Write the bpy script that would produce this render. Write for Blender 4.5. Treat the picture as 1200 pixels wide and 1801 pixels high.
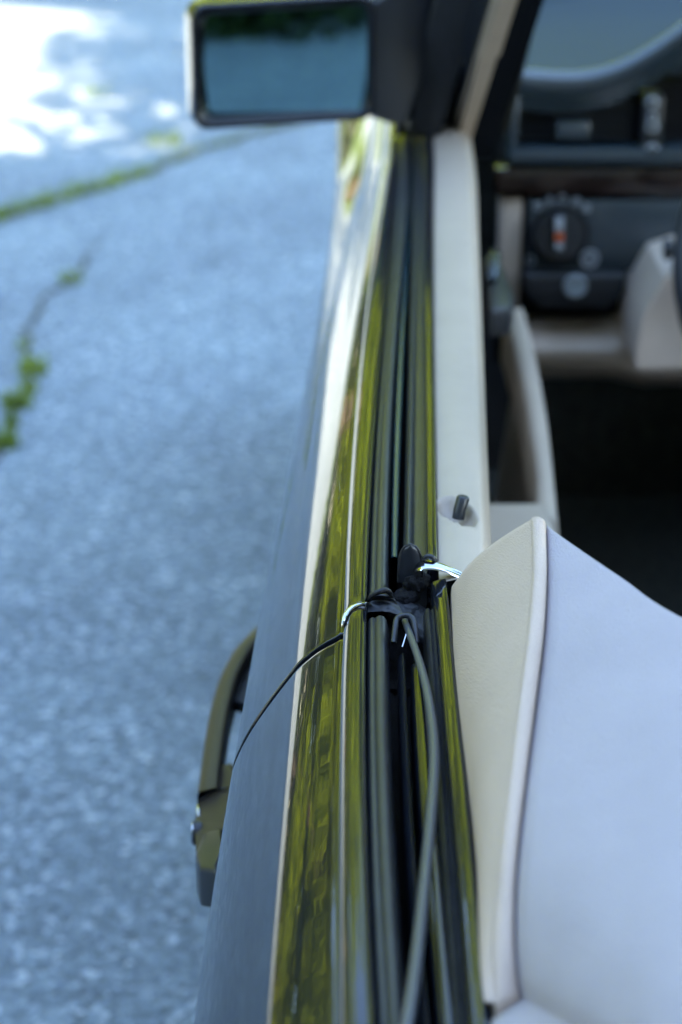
import bpy, bmesh, math, random
import numpy as np
from mathutils import Vector, Matrix, Euler

for o in list(bpy.data.objects): bpy.data.objects.remove(o)
S = bpy.context.scene
COL = S.collection
R = math.radians

# ------------------------------------------------------------------ camera
F = 3300.0; PITCH = R(24.4); CH = 1.39          # focal length in photo pixels, tilt, eye height
cam = bpy.data.cameras.new('camera'); cam_o = bpy.data.objects.new('camera', cam); COL.objects.link(cam_o)
cam_o.location = (0, 0, CH); cam_o.rotation_euler = (R(90) - PITCH, 0, 0)
cam.sensor_fit = 'VERTICAL'; cam.sensor_height = 36.0; cam.lens = F / 1801 * 36
cam.clip_start = 0.02; cam.clip_end = 500
cam.dof.use_dof = True; cam.dof.focus_distance = 1.0; cam.dof.aperture_fstop = 6.2
S.camera = cam_o

# ------------------------------------------------------------------ world, sun, exposure
SUN_DIR = Vector((0.42, -0.70, 0.57)).normalized()     # towards the sun
EL = math.asin(SUN_DIR.z); AZ = math.atan2(SUN_DIR.x, SUN_DIR.y)
w = bpy.data.worlds.new('World'); S.world = w; w.use_nodes = True
nt = w.node_tree
sky = nt.nodes.new('ShaderNodeTexSky'); sky.sky_type = 'NISHITA'; sky.sun_disc = False
sky.sun_elevation = EL; sky.sun_rotation = AZ
sky.air_density = 1.0; sky.dust_density = 0.2; sky.ozone_density = 3.4
bg = nt.nodes['Background']; bg.inputs['Strength'].default_value = 0.15
nt.links.new(sky.outputs['Color'], bg.inputs['Color'])
sl = bpy.data.lights.new('sun', 'SUN'); sl.energy = 5.0; sl.angle = R(0.53); sl.color = (1.0, 0.88, 0.70)
sun_o = bpy.data.objects.new('sun', sl); COL.objects.link(sun_o)
sun_o.rotation_euler = (-SUN_DIR).to_track_quat('-Z', 'Y').to_euler()
sun_o.location = (8, -6, 12)
S.view_settings.view_transform = 'Standard'; S.view_settings.look = 'None'
S.view_settings.gamma = 1.0; S.view_settings.use_curve_mapping = False
S.view_settings.exposure = 3.75
S.view_settings.use_white_balance = True; S.view_settings.white_balance_temperature = 7500
S.render.engine = 'CYCLES'
S.cycles.max_bounces = 10; S.cycles.diffuse_bounces = 4; S.cycles.glossy_bounces = 5
S.cycles.transparent_max_bounces = 12
S.cycles.caustics_reflective = False; S.cycles.caustics_refractive = False

# ------------------------------------------------------------------ helpers
def ray(px, py):
    u = (px - 600) / F; v = (900.5 - py) / F
    return np.array([u, math.cos(PITCH) + v * math.sin(PITCH), -math.sin(PITCH) + v * math.cos(PITCH)])
def P(px, py, z):                                  # photo pixel -> point on a level plane
    d = ray(px, py); t = (z - CH) / d[2]
    return Vector((d[0] * t, d[1] * t, z))
def PY(px, py, y):                                 # photo pixel -> point on a cross-car plane
    d = ray(px, py); t = y / d[1]
    return Vector((d[0] * t, y, CH + d[2] * t))

def mesh_obj(name, verts, faces, m, parent=None, smooth=True, label=None, sharp=None):
    me = bpy.data.meshes.new(name)
    me.from_pydata([tuple(v) for v in verts], [], [tuple(f) for f in faces]); me.update()
    bm = bmesh.new(); bm.from_mesh(me)
    bmesh.ops.recalc_face_normals(bm, faces=bm.faces)
    bm.to_mesh(me); bm.free()
    return link(name, me, m, parent, smooth, label, sharp)
def link(name, me, m, parent=None, smooth=True, label=None, sharp=None):
    if m: me.materials.append(m)
    if smooth: me.polygons.foreach_set('use_smooth', [True] * len(me.polygons))
    if smooth and sharp: me.set_sharp_from_angle(angle=R(sharp))
    o = bpy.data.objects.new(name, me); COL.objects.link(o)
    if parent:
        o.parent = parent
        if parent.type == 'EMPTY':
            o.matrix_parent_inverse = Matrix.Translation(-Vector(parent.location))
    if label: o['label'] = label
    return o
def bm_obj(name, bm, m, parent=None, smooth=True, label=None, sharp=None):
    bmesh.ops.recalc_face_normals(bm, faces=bm.faces)
    me = bpy.data.meshes.new(name); bm.to_mesh(me); bm.free()
    return link(name, me, m, parent, smooth, label, sharp)
def thing(name, label, cat, loc, rotz=0, group=None):
    o = bpy.data.objects.new(name, None); COL.objects.link(o)
    o.location = loc; o.rotation_euler = (0, 0, rotz); o['label'] = label; o['category'] = cat
    if group: o['group'] = group
    o.empty_display_size = .2
    return o
def tag(o, label, cat, group=None, kind=None):
    o['label'] = label
    if cat: o['category'] = cat
    if group: o['group'] = group
    if kind: o['kind'] = kind
    return o
def grid(rows, close_u=False):                     # rows of equal length -> verts, faces
    n = len(rows[0]); v = [p for r in rows for p in r]; f = []
    for i in range(len(rows) - 1):
        for j in range(n - (0 if close_u else 1)):
            k = (j + 1) % n
            f.append((i * n + j, i * n + k, (i + 1) * n + k, (i + 1) * n + j))
    return v, f
def tube_obj(name, pts, rad, m, parent=None, seg=12, label=None, flat=1.0):
    pts = [Vector(p) for p in pts]
    rad = rad if isinstance(rad, (list, tuple)) else [rad] * len(pts)
    rows = []
    for i, p in enumerate(pts):
        t = (pts[min(i + 1, len(pts) - 1)] - pts[max(i - 1, 0)]).normalized()
        a = t.cross(Vector((0, 0, 1)))
        a = Vector((1, 0, 0)) if a.length < 1e-4 else a.normalized()
        b = a.cross(t).normalized()
        rows.append([p + a * math.cos(2 * math.pi * k / seg) * rad[i] + b * math.sin(2 * math.pi * k / seg) * rad[i] * flat for k in range(seg)])
    v, f = grid(rows, True)
    n = len(v); v += [pts[0], pts[-1]]
    L = len(rows)
    for k in range(seg):
        f.append((k, (k + 1) % seg, n)); f.append(((L - 1) * seg + k, (L - 1) * seg + (k + 1) % seg, n + 1))
    return mesh_obj(name, v, f, m, parent, True, label, 50)
def smooth_path(pts, n=40):
    pts = np.array([list(p) for p in pts], float); k = len(pts)
    out = []
    for s in np.linspace(0, k - 1, n):
        i = min(int(s), k - 2); t = s - i
        p0 = pts[max(i - 1, 0)]; p1 = pts[i]; p2 = pts[i + 1]; p3 = pts[min(i + 2, k - 1)]
        out.append(Vector(.5 * ((2 * p1) + (-p0 + p2) * t + (2 * p0 - 5 * p1 + 4 * p2 - p3) * t * t + (-p0 + 3 * p1 - 3 * p2 + p3) * t ** 3)))
    return out
def box_bm(bm, c, s, rot=None, bev=0, seg=2):
    r = bmesh.ops.create_cube(bm, size=1)
    M = Matrix.Translation(Vector(c)) @ (rot.to_matrix().to_4x4() if rot else Matrix()) @ Matrix.Diagonal((*s, 1))
    bmesh.ops.transform(bm, matrix=M, verts=r['verts'])
    if bev:
        es = list({e for v in r['verts'] for e in v.link_edges})
        bmesh.ops.bevel(bm, geom=es, offset=bev, segments=seg, affect='EDGES', profile=.5)
def box(name, c, s, m, parent=None, rot=None, bev=0, seg=2, label=None):
    bm = bmesh.new(); box_bm(bm, c, s, rot, bev, seg)
    return bm_obj(name, bm, m, parent, bool(bev), label, 40)
def prism(name, poly, off, m, parent=None, bev=0, seg=3, label=None):     # polygon of 3D points pushed along off
    bm = bmesh.new()
    a = [bm.verts.new(p) for p in poly]; b = [bm.verts.new(Vector(p) + Vector(off)) for p in poly]
    n = len(poly)
    bm.faces.new(a); bm.faces.new(b[::-1])
    for i in range(n): bm.faces.new((a[i], b[i], b[(i + 1) % n], a[(i + 1) % n]))
    if bev: bmesh.ops.bevel(bm, geom=list(bm.edges), offset=bev, segments=seg, affect='EDGES', profile=.5)
    return bm_obj(name, bm, m, parent, True, label, 35)
def disc_obj(name, c, n, r, h, m, parent=None, bev=.0, seg=28, label=None, r2=None):
    bm = bmesh.new()
    rr = bmesh.ops.create_cone(bm, segments=seg, cap_ends=True, radius1=r, radius2=r if r2 is None else r2, depth=h)
    if bev:
        es = [e for e in bm.edges if len(e.link_faces) == 2 and any(len(f.verts) > 4 for f in e.link_faces)]
        bmesh.ops.bevel(bm, geom=es, offset=bev, segments=2, affect='EDGES')
    q = Vector(n).to_track_quat('Z', 'Y')
    bmesh.ops.transform(bm, matrix=Matrix.Translation(Vector(c)) @ q.to_matrix().to_4x4(), verts=bm.verts)
    return bm_obj(name, bm, m, parent, True, label, 40)

# ------------------------------------------------------------------ materials
def new_mat(name):
    m = bpy.data.materials.new(name); m.use_nodes = True
    return m, m.node_tree, m.node_tree.nodes['Principled BSDF']
def N(t, kind, **kw):
    n = t.nodes.new(kind)
    for k, v in kw.items():
        if k in n.inputs.keys(): n.inputs[k].default_value = v
        else: setattr(n, k, v)
    return n
def coords(t, scale=(1, 1, 1)):
    c = t.nodes.new('ShaderNodeTexCoord'); mp = t.nodes.new('ShaderNodeMapping'); mp.inputs['Scale'].default_value = scale
    t.links.new(c.outputs['Object'], mp.inputs['Vector']); return mp.outputs['Vector']
def bump(t, b, h, strength, dist=.001, base='Normal'):
    n = t.nodes.new('ShaderNodeBump'); n.inputs['Strength'].default_value = strength; n.inputs['Distance'].default_value = dist
    t.links.new(h, n.inputs['Height']); t.links.new(n.outputs['Normal'], b.inputs[base]); return n
def ramp(t, fac, stops):
    r = t.nodes.new('ShaderNodeValToRGB'); e = r.color_ramp.elements
    while len(e) < len(stops): e.new(.5)
    for i, (p, c) in enumerate(stops): e[i].position = p; e[i].color = (*c, 1)
    t.links.new(fac, r.inputs['Fac']); return r.outputs['Color']
def simple(name, col, rough, spec=.5, metal=0, nscale=0, nstr=0, nd=.001, var=0, vscale=8, coat=0, ior=1.5):
    m, t, b = new_mat(name)
    b.inputs['Base Color'].default_value = (*col, 1); b.inputs['Roughness'].default_value = rough
    b.inputs['Metallic'].default_value = metal; b.inputs['Specular IOR Level'].default_value = spec
    b.inputs['IOR'].default_value = ior
    b.inputs['Coat Weight'].default_value = coat
    vec = coords(t)
    if nstr:
        n = N(t, 'ShaderNodeTexNoise', Scale=nscale, Detail=4.0); t.links.new(vec, n.inputs['Vector'])
        bump(t, b, n.outputs['Fac'], nstr, nd)
    if var:
        n = N(t, 'ShaderNodeTexNoise', Scale=vscale, Detail=5.0, Roughness=.6); t.links.new(vec, n.inputs['Vector'])
        c = ramp(t, n.outputs['Fac'], [(.3, tuple(x * (1 - var) for x in col)), (.7, tuple(min(1, x * (1 + var)) for x in col))])
        t.links.new(c, b.inputs['Base Color'])
    return m

def paint_mat(name):
    m, t, b = new_mat(name)
    vec = coords(t)
    dust = N(t, 'ShaderNodeTexNoise', Scale=900.0, Detail=2.0, Roughness=.7); t.links.new(vec, dust.inputs['Vector'])
    big = N(t, 'ShaderNodeTexNoise', Scale=25.0, Detail=4.0); t.links.new(vec, big.inputs['Vector'])
    mul = N(t, 'ShaderNodeMath', operation='MULTIPLY'); t.links.new(dust.outputs['Fac'], mul.inputs[0]); t.links.new(big.outputs['Fac'], mul.inputs[1])
    c = ramp(t, mul.outputs[0], [(.30, (.006, .0075, .011)), (.46, (.016, .019, .024))])
    t.links.new(c, b.inputs['Base Color'])
    b.inputs['Roughness'].default_value = .18
    b.inputs['Metallic'].default_value = .0
    b.inputs['IOR'].default_value = 1.5; b.inputs['Specular IOR Level'].default_value = .05
    b.inputs['Coat Weight'].default_value = .76; b.inputs['Coat Roughness'].default_value = .015
    b.inputs['Coat IOR'].default_value = 1.5
    st = coords(t, (1, .12, 1))                                    # polishing streaks run along the car
    pe = N(t, 'ShaderNodeTexNoise', Scale=260.0, Detail=2.0); t.links.new(st, pe.inputs['Vector'])
    lo = N(t, 'ShaderNodeTexNoise', Scale=45.0, Detail=2.0); t.links.new(vec, lo.inputs['Vector'])
    ad = N(t, 'ShaderNodeMath', operation='MULTIPLY_ADD'); ad.inputs[1].default_value = .35
    t.links.new(pe.outputs['Fac'], ad.inputs[0]); t.links.new(lo.outputs['Fac'], ad.inputs[2])
    n = bump(t, b, ad.outputs[0], .13, .0006, 'Coat Normal')
    t.links.new(n.outputs['Normal'], b.inputs['Normal'])
    return m

def asphalt_mat():
    m, t, b = new_mat('weathered_asphalt')
    vec = coords(t)
    vo = N(t, 'ShaderNodeTexVoronoi', Scale=105.0); t.links.new(vec, vo.inputs['Vector'])
    n1 = N(t, 'ShaderNodeTexNoise', Scale=60.0, Detail=6.0, Roughness=.7); t.links.new(vec, n1.inputs['Vector'])
    n2 = N(t, 'ShaderNodeTexNoise', Scale=1.7, Detail=5.0, Roughness=.6); t.links.new(vec, n2.inputs['Vector'])
    hue = N(t, 'ShaderNodeSeparateColor'); t.links.new(vo.outputs['Color'], hue.inputs[0])
    stone = ramp(t, hue.outputs[0], [(0, (.045, .06, .075)), (.42, (.125, .165, .20)), (.80, (.22, .28, .325)), (.92, (.38, .45, .52)), (1, (.66, .72, .78))])
    tar = ramp(t, n1.outputs['Fac'], [(.35, (.062, .088, .115)), (.6, (.19, .26, .33))])
    mx = N(t, 'ShaderNodeMix', data_type='RGBA'); mx.inputs['Factor'].default_value = .58
    t.links.new(tar, mx.inputs['A']); t.links.new(stone, mx.inputs['B'])
    lg = ramp(t, n2.outputs['Fac'], [(.3, (.78, .78, .8)), (.7, (1.12, 1.1, 1.06))])
    mu = N(t, 'ShaderNodeMix', data_type='RGBA', blend_type='MULTIPLY'); mu.inputs['Factor'].default_value = 1
    t.links.new(mx.outputs['Result'], mu.inputs['A']); t.links.new(lg, mu.inputs['B'])
    t.links.new(mu.outputs['Result'], b.inputs['Base Color'])
    b.inputs['Roughness'].default_value = .72
    ad = N(t, 'ShaderNodeMath', operation='ADD'); t.links.new(vo.outputs['Distance'], ad.inputs[0]); t.links.new(n1.outputs['Fac'], ad.inputs[1])
    bump(t, b, ad.outputs[0], .9, .006)
    return m

def leather_mat(name, col, scale=1300, nd=.0007, strength=.6):
    m, t, b = new_mat(name); vec = coords(t)
    vo = N(t, 'ShaderNodeTexVoronoi', Scale=float(scale)); t.links.new(vec, vo.inputs['Vector'])
    n = N(t, 'ShaderNodeTexNoise', Scale=14.0, Detail=6.0, Roughness=.65); t.links.new(vec, n.inputs['Vector'])
    c = ramp(t, n.outputs['Fac'], [(.3, tuple(x * .93 for x in col)), (.7, tuple(x * 1.05 for x in col))])
    t.links.new(c, b.inputs['Base Color']); b.inputs['Roughness'].default_value = .55
    b.inputs['Specular IOR Level'].default_value = .35
    bump(t, b, vo.outputs['Distance'], strength, nd)
    return m

def leaf_mat(name, c1, c2, trans=.45):
    m, t, b = new_mat(name)
    t.nodes.remove(b); out = t.nodes['Material Output']
    vec = coords(t)
    n = N(t, 'ShaderNodeTexNoise', Scale=1.3, Detail=6.0, Roughness=.75); t.links.new(vec, n.inputs['Vector'])
    c = ramp(t, n.outputs['Fac'], [(.35, c1), (.65, c2)])
    d = t.nodes.new('ShaderNodeBsdfDiffuse'); tr = t.nodes.new('ShaderNodeBsdfTranslucent'); mx = t.nodes.new('ShaderNodeMixShader')
    mx.inputs[0].default_value = trans
    t.links.new(c, d.inputs['Color']); t.links.new(c, tr.inputs['Color'])
    t.links.new(d.outputs[0], mx.inputs[1]); t.links.new(tr.outputs[0], mx.inputs[2]); t.links.new(mx.outputs[0], out.inputs['Surface'])
    return m

def glass_sheet(name, tint, refl=1.5):
    m, t, b = new_mat(name); t.nodes.remove(b); out = t.nodes['Material Output']
    lw = N(t, 'ShaderNodeLayerWeight', Blend=.5); pw = N(t, 'ShaderNodeMath', operation='POWER'); pw.inputs[1].default_value = 4.0; t.links.new(lw.outputs['Facing'], pw.inputs[0])
    fr = N(t, 'ShaderNodeMath', operation='MULTIPLY_ADD'); fr.inputs[1].default_value = .8; fr.inputs[2].default_value = .06; t.links.new(pw.outputs[0], fr.inputs[0]); g = N(t, 'ShaderNodeBsdfGlossy', Roughness=.01); tr = t.nodes.new('ShaderNodeBsdfTransparent')
    tr.inputs['Color'].default_value = (*tint, 1); mx = t.nodes.new('ShaderNodeMixShader')
    t.links.new(fr.outputs[0], mx.inputs[0]); t.links.new(tr.outputs[0], mx.inputs[1]); t.links.new(g.outputs[0], mx.inputs[2])
    t.links.new(mx.outputs[0], out.inputs['Surface']); return m

PAINT = paint_mat('blue_black_car_paint')
HANDLE = simple('satin_handle_paint', (.034, .026, .019), .42, .28, nscale=500, nstr=.05, nd=.0004)
RUBBER = simple('satin_black_rubber', (.012, .014, .018), .36, .42, nscale=700, nstr=.12, nd=.0004, var=.3, vscale=60)
BEAD = simple('grey_rubber_bead', (.05, .055, .062), .3, .5, nscale=500, nstr=.1, nd=.0004)
DULL = simple('dull_black_rubber', (.009, .010, .012), .55, .4, nscale=500, nstr=.5, nd=.0008, var=.5, vscale=120)
FOAM = simple('black_foam', (.007, .007, .008), .9, .2, nscale=900, nstr=1, nd=.002)
GLASSEDGE = simple('tinted_glass_edge', (.02, .05, .06), .12, .5)
CHROME = simple('chrome', (.50, .50, .51), .08, metal=1, nscale=300, nstr=.05, nd=.0003)
BEIGE = leather_mat('beige_leather', (.47, .352, .275))
LILAC = leather_mat('pale_lilac_leather', (.335, .295, .305))
VINYL = leather_mat('light_vinyl_trim', (.345, .275, .208), 1400, .0004, .25)
PALE = leather_mat('pale_beige_plastic', (.64, .51, .41), 1400, .0004, .2)
TRIM = leather_mat('taupe_trim', (.40, .32, .255), 1200, .0004, .25)
DASH = simple('dark_dash_vinyl', (.02, .033, .042), .27, 1.0, nscale=900, nstr=.25, nd=.0006)
BLACKP = simple('black_plastic', (.012, .014, .017), .38, .5, nscale=700, nstr=.1, nd=.0004)
WOOD = simple('dark_walnut', (.012, .005, .0035), .2, .5, var=.5, vscale=20, coat=.6)
CARPET = simple('dark_carpet', (.045, .046, .038), .95, .1, nscale=800, nstr=1, nd=.003, var=.4, vscale=90)
MARK = simple('white_print', (.30, .32, .34), .5)
ORANGE = simple('orange_print', (.6, .10, .02), .5)
MIRROR = simple('blue_tinted_mirror', (.36, .57, .58), .015, metal=1)
TYRE = simple('tyre_rubber', (.02, .02, .02), .8, .3, nscale=60, nstr=.3)
ALLOY = simple('alloy_rim', (.5, .5, .5), .3, metal=1)
ASPHALT = asphalt_mat()
CRACK = simple('crack_earth', (.09, .095, .085), .95, .1, nscale=120, nstr=1, nd=.01, var=.5, vscale=40)
LAWN = simple('lawn', (.06, .10, .02), .9, .1, nscale=40, nstr=1, nd=.03, var=.5, vscale=2)
LEAF_A = leaf_mat('leaf_bright', (.11, .17, .010), (.42, .54, .014))
LEAF_B = leaf_mat('leaf_mid', (.05, .085, .010), (.24, .31, .012))
LEAF_D = leaf_mat('needle_dark', (.012, .025, .012), (.03, .05, .018), .2)
HEDGE = leaf_mat('hedge_leaf', (.015, .03, .015), (.035, .06, .03), .2)
GRASS = leaf_mat('grass_blade', (.12, .18, .03), (.24, .31, .06), .4)
BARK = simple('bark', (.07, .055, .042), .95, .1, nscale=20, nstr=1, nd=.03, var=.5, vscale=9)
STUCCO = simple('grey_render_wall', (.30, .29, .27), .9, .2, nscale=80, nstr=.5, nd=.004, var=.15, vscale=3)
ROOF = simple('slate_roof', (.05, .05, .055), .7, .3, nscale=30, nstr=.5, nd=.01, var=.3, vscale=5)
WHITEP = simple('white_paint', (.7, .7, .68), .4)
PANE = simple('dark_window_pane', (.02, .025, .03), .05, .6)

# ------------------------------------------------------------------ setting: ground, cracks
def sheet(name, x0, x1, y0, y1, z, m, n=1):
    xs = np.linspace(x0, x1, n + 1); ys = np.linspace(y0, y1, n + 1)
    v, f = grid([[(x, y, z) for x in xs] for y in ys])
    o = mesh_obj(name, v, f, m, None, False); o['kind'] = 'structure'; return o
tag(sheet('lawn', -160, 160, -160, 160, -.03, LAWN), 'mown green lawn around the asphalt drive', 'lawn', kind='structure')
tag(sheet('asphalt_drive', -7.5, 9, -9, 13.5, 0, ASPHALT, 4), 'weathered grey asphalt drive under the car', 'drive', kind='structure')

rng = random.Random(4)
def crack(px_pts, w, name='asphalt_crack'):
    path = smooth_path([P(a, b, 0) for a, b in px_pts], 40)
    L, Rr = [], []
    for i, p in enumerate(path):
        t = (path[min(i + 1, 39)] - path[max(i - 1, 0)]).normalized(); nrm = Vector((-t.y, t.x, 0))
        p = p + nrm * rng.uniform(-.012, .012)
        ww = w * rng.uniform(.5, 1.2) * (1 if 2 < i < 37 else .4)
        L.append(Vector((*(p + nrm * ww).xy, .004))); Rr.append(Vector((*(p - nrm * ww).xy, .004)))
    v, f = grid([L, Rr]); o = mesh_obj(name, v, f, CRACK, None, False); o['kind'] = 'structure'
    return path
def blades(name, spots, label, cat='grass'):
    v, f = [], []
    for (c, spread, n, h) in spots:
        for _ in range(n):
            a = rng.uniform(0, 6.283); r = spread * math.sqrt(rng.random())
            b = Vector((c.x + math.cos(a) * r, c.y + math.sin(a) * r, 0))
            lean = Vector((rng.gauss(0, .5), rng.gauss(0, .5), 0)); hh = h * rng.uniform(.5, 1.2)
            wv = Vector((math.cos(a * 3), math.sin(a * 3), 0)) * .0022
            k = len(v)
            v += [b - wv, b + wv, b + lean * hh * .35 + Vector((0, 0, hh * .7)) + wv * .7, b + lean * hh * .35 + Vector((0, 0, hh * .7)) - wv * .7, b + lean * hh + Vector((0, 0, hh))]
            f += [(k, k + 1, k + 2, k + 3), (k + 3, k + 2, k + 4)]
    o = mesh_obj(name, v, f, GRASS, None, False)
    return tag(o, label, cat, kind='stuff')
pa = crack([(-120, 420), (0, 385), (120, 348), (240, 312), (330, 272), (450, 236), (600, 200)], .03)
pb = crack([(-30, 860), (5, 780), (35, 710), (58, 640), (45, 590), (75, 535), (130, 492), (175, 430)], .008)
blades('grass', [(p, .045, 24 if i < 21 else 6, .04 if i < 21 else .03) for i, p in enumerate(pa)] , 'green grass growing in the long crack across the drive')
blades('grass', [(P(a, b, 0), s, n // 2, .035) for a, b, s, n in [(5, 785, .035, 200), (30, 715, .035, 190), (18, 750, .02, 60), (58, 655, .035, 190), (50, 690, .018, 60), (40, 615, .015, 30), (128, 497, .03, 60)]], 'green grass tufts in the short crack beside the car')
blades('grass_tuft', [(P(292, 252, 0), .06, 60, .045)], 'small grass tuft beyond the long asphalt crack')
blades('grass_tuft', [(P(172, 168, 0), .05, 22, .04)], 'tiny grass tuft at the edge of the sunlit patch')

# ------------------------------------------------------------------ the car
BELT = .93
car = thing('convertible_car', 'blue black convertible car with its roof down and beige interior', 'car', (.78, 1.27, 0))
def curve(px_pts, z, deg=3, zs=None):
    pts = [P(a, b, z) for a, b in px_pts]
    Y = np.array([p.y for p in pts]); X = np.array([p.x for p in pts])
    c = np.polyfit(Y, X, deg); dc = np.polyder(c); y0, y1 = Y.min(), Y.max()
    def f(y):
        yy = min(max(y, y0), y1)
        s = np.polyval(dc, yy)
        if y > y1: s = s * .6 - (y - y1) * .0
        return float(np.polyval(c, yy) + s * (y - yy))
    return f
E0 = curve([(593, 300), (557, 560), (510, 800), (470, 1000), (445, 1110), (405, 1400), (360, 1650), (342, 1750)], .843)
E1b = curve([(640, 280), (578, 560), (537, 800), (529, 1000), (519, 1240), (494, 1450), (474, 1630), (466, 1750)], BELT - .036)
E1 = curve([(670, 280), (617, 560), (580, 800), (552, 1000), (526, 1240), (503, 1450), (490, 1630), (482, 1750)], BELT - .026)
E2 = curve([(683, 280), (641, 560), (621, 800), (607, 1000), (598, 1240), (596, 1450), (596, 1630), (597, 1750)], BELT)
E3 = curve([(695, 280), (676, 560), (657, 800), (645, 1000), (647, 1240), (648, 1450), (652, 1630), (660, 1750)], BELT)
E4 = curve([(723, 280), (700, 560), (688, 800), (684, 1000), (689, 1240), (693, 1450), (706, 1630), (720, 1750)], BELT)
E5 = curve([(728, 280), (720, 560), (714, 800), (708, 1000)], BELT, 2)
E6 = curve([(747, 280), (749, 560), (749, 800), (752, 1000)], BELT, 2)
E7 = curve([(765, 280), (764, 560), (767, 800), (771, 1000)], BELT, 2)
E8 = curve([(837, 280), (847, 560), (858, 800), (862, 930)], BELT, 2)
Q6 = curve([(770, 1120), (776, 1240), (793, 1450), (808, 1630), (822, 1750)], BELT, 1)
Q7 = curve([(797, 1120), (808, 1240), (830, 1450), (847, 1630), (862, 1750)], BELT, 1)

def inb(y):                                         # how far the tail and nose pull in
    a = 0.
    if y < -.5: a += .30 * ((-.5 - y) / .6) ** 2 * .5
    if y > 2.6: a += .26 * ((y - 2.6) / 1.0) ** 2 * .5
    return a
# body side section: list of (x of y, z of y)
def sec(y):
    e0, e1b, e1, e2 = E0(y), E1b(y), E1(y), E2(y)
    k = inb(y)
    # beyond the mirror the wing has no belt slot; keep the same shoulder
    zt = BELT - .009
    pts = [(e2 + .006, zt - .006), (e2 + .0022, zt - .002), (e2 - .0015, zt - .0022)]
    zs = BELT - .026
    for t in (.2, .4, .6, .8):
        x = e2 + (e1 - e2) * t; z = zt - .0022 + (zs - zt + .0022) * t
        pts.append((x - .0006 * math.sin(math.pi * t), z + .0012 * math.sin(math.pi * t)))
    pts.append((e1, zs))
    dx = e1 - e1b
    df = dx * float(np.interp(y, [.85, 1.2], [1.16, 1.34]))
    pts += [(e1 - dx * .08, zs - df * .07), (e1 - dx * .5, zs - df * .46), (e1 - dx * .92, zs - df * .92), (e1b, zs - df * 1.05)]
    xb, zb = e1b, zs - df * 1.05
    for t in (.15, .3, .45, .6, .75, .9, 1.0):
        s = t * t * .25 + t * .75
        s = math.sin(t * math.pi / 2) * .45 + t * .55
        fl = float(np.interp(y, [2.08, 2.5, 2.9, 3.2], [0, 1, 1, 0])) * .016 * float(np.interp(t, [0, .4, .76, 1], [0, 1, 1, 0]))
        pts.append((xb + (e0 - xb) * s + fl, zb + (.838 - zb) * t))
    pts += [(e0 - .0040, .81), (e0 - .005, .76), (e0 - .003, .70), (e0 + .001, .62), (e0 + .006, .54), (e0 + .02, .45), (e0 + .035, .36), (e0 + .055, .27), (e0 + .10, .20), (e0 + .16, .19)]
    return [(x + k, z) for x, z in pts]
NS = len(sec(1.0))
ZG = [(BELT, .879), (.60, .879), (.45, .90), (.19, 1.0)]    # shut line
def ygap(z):
    zz = [a for a, _ in ZG][::-1]; yy = [b for _, b in ZG][::-1]
    return float(np.interp(z, zz, yy))
def side_sheet(name, y0f, y1f, ys, m, lipend):
    """loft the body side between two edges given as y(z); lipend folds the sheet inwards at the shut line"""
    rows = []
    zref = [p[1] for p in sec(1.0)]
    for s in ys:
        row = []
        for j in range(NS):
            a, b_ = y0f(zref[j]), y1f(zref[j]); y = a + (b_ - a) * s
            x, z = sec(y)[j]; row.append(Vector((x, y, z)))
        rows.append(row)
    lip = []
    if lipend:
        e = rows[0] if lipend == 'start' else rows[-1]; d = -1 if lipend == 'start' else 1
        for off, dep in ((.0004, .00015), (.0007, .0005), (.0008, .0014), (.0008, .02)):
            r2 = []
            for j, p in enumerate(e):
                j0, j1 = max(j - 1, 0), min(j + 1, NS - 1)
                t = e[j1] - e[j0]; nrm = Vector((-t.z, 0, t.x)).normalized()
                if nrm.x * -1 + nrm.z * .6 < 0: nrm = -nrm
                r2.append(p + Vector((0, d * off, 0)) - nrm * dep)
            lip.append(r2)
    if lipend == 'start': rows = lip[::-1] + rows
    elif lipend: rows = rows + lip
    v, f = grid(rows)
    return mesh_obj(name, v, f, m, car, True)
G = .0037
dense = [0, .001, .0022] + list(np.linspace(.01, .25, 25)) + list(np.linspace(.27, 1, 50))
door = side_sheet('door', lambda z: ygap(z) + G, lambda z: 2.12 + (.0 if z > .8 else 0), dense, PAINT, 'start')
dense_q = [1 - s for s in dense][::-1]
quarter = side_sheet('rear_quarter_panel', lambda z: -1.05, lambda z: ygap(z) - G, dense_q, PAINT, 'end')
wing = side_sheet('front_wing', lambda z: 2.1225, lambda z: 3.55, list(np.linspace(0, 1, 40)), PAINT, None)
# inner jamb behind the shut line
v, f = grid([[Vector((x + .016, y, z - .012)) for x, z in sec(y)] for y in np.linspace(.80, 1.08, 12)])
mesh_obj('door_jamb', v, f, DULL, car)

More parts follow.
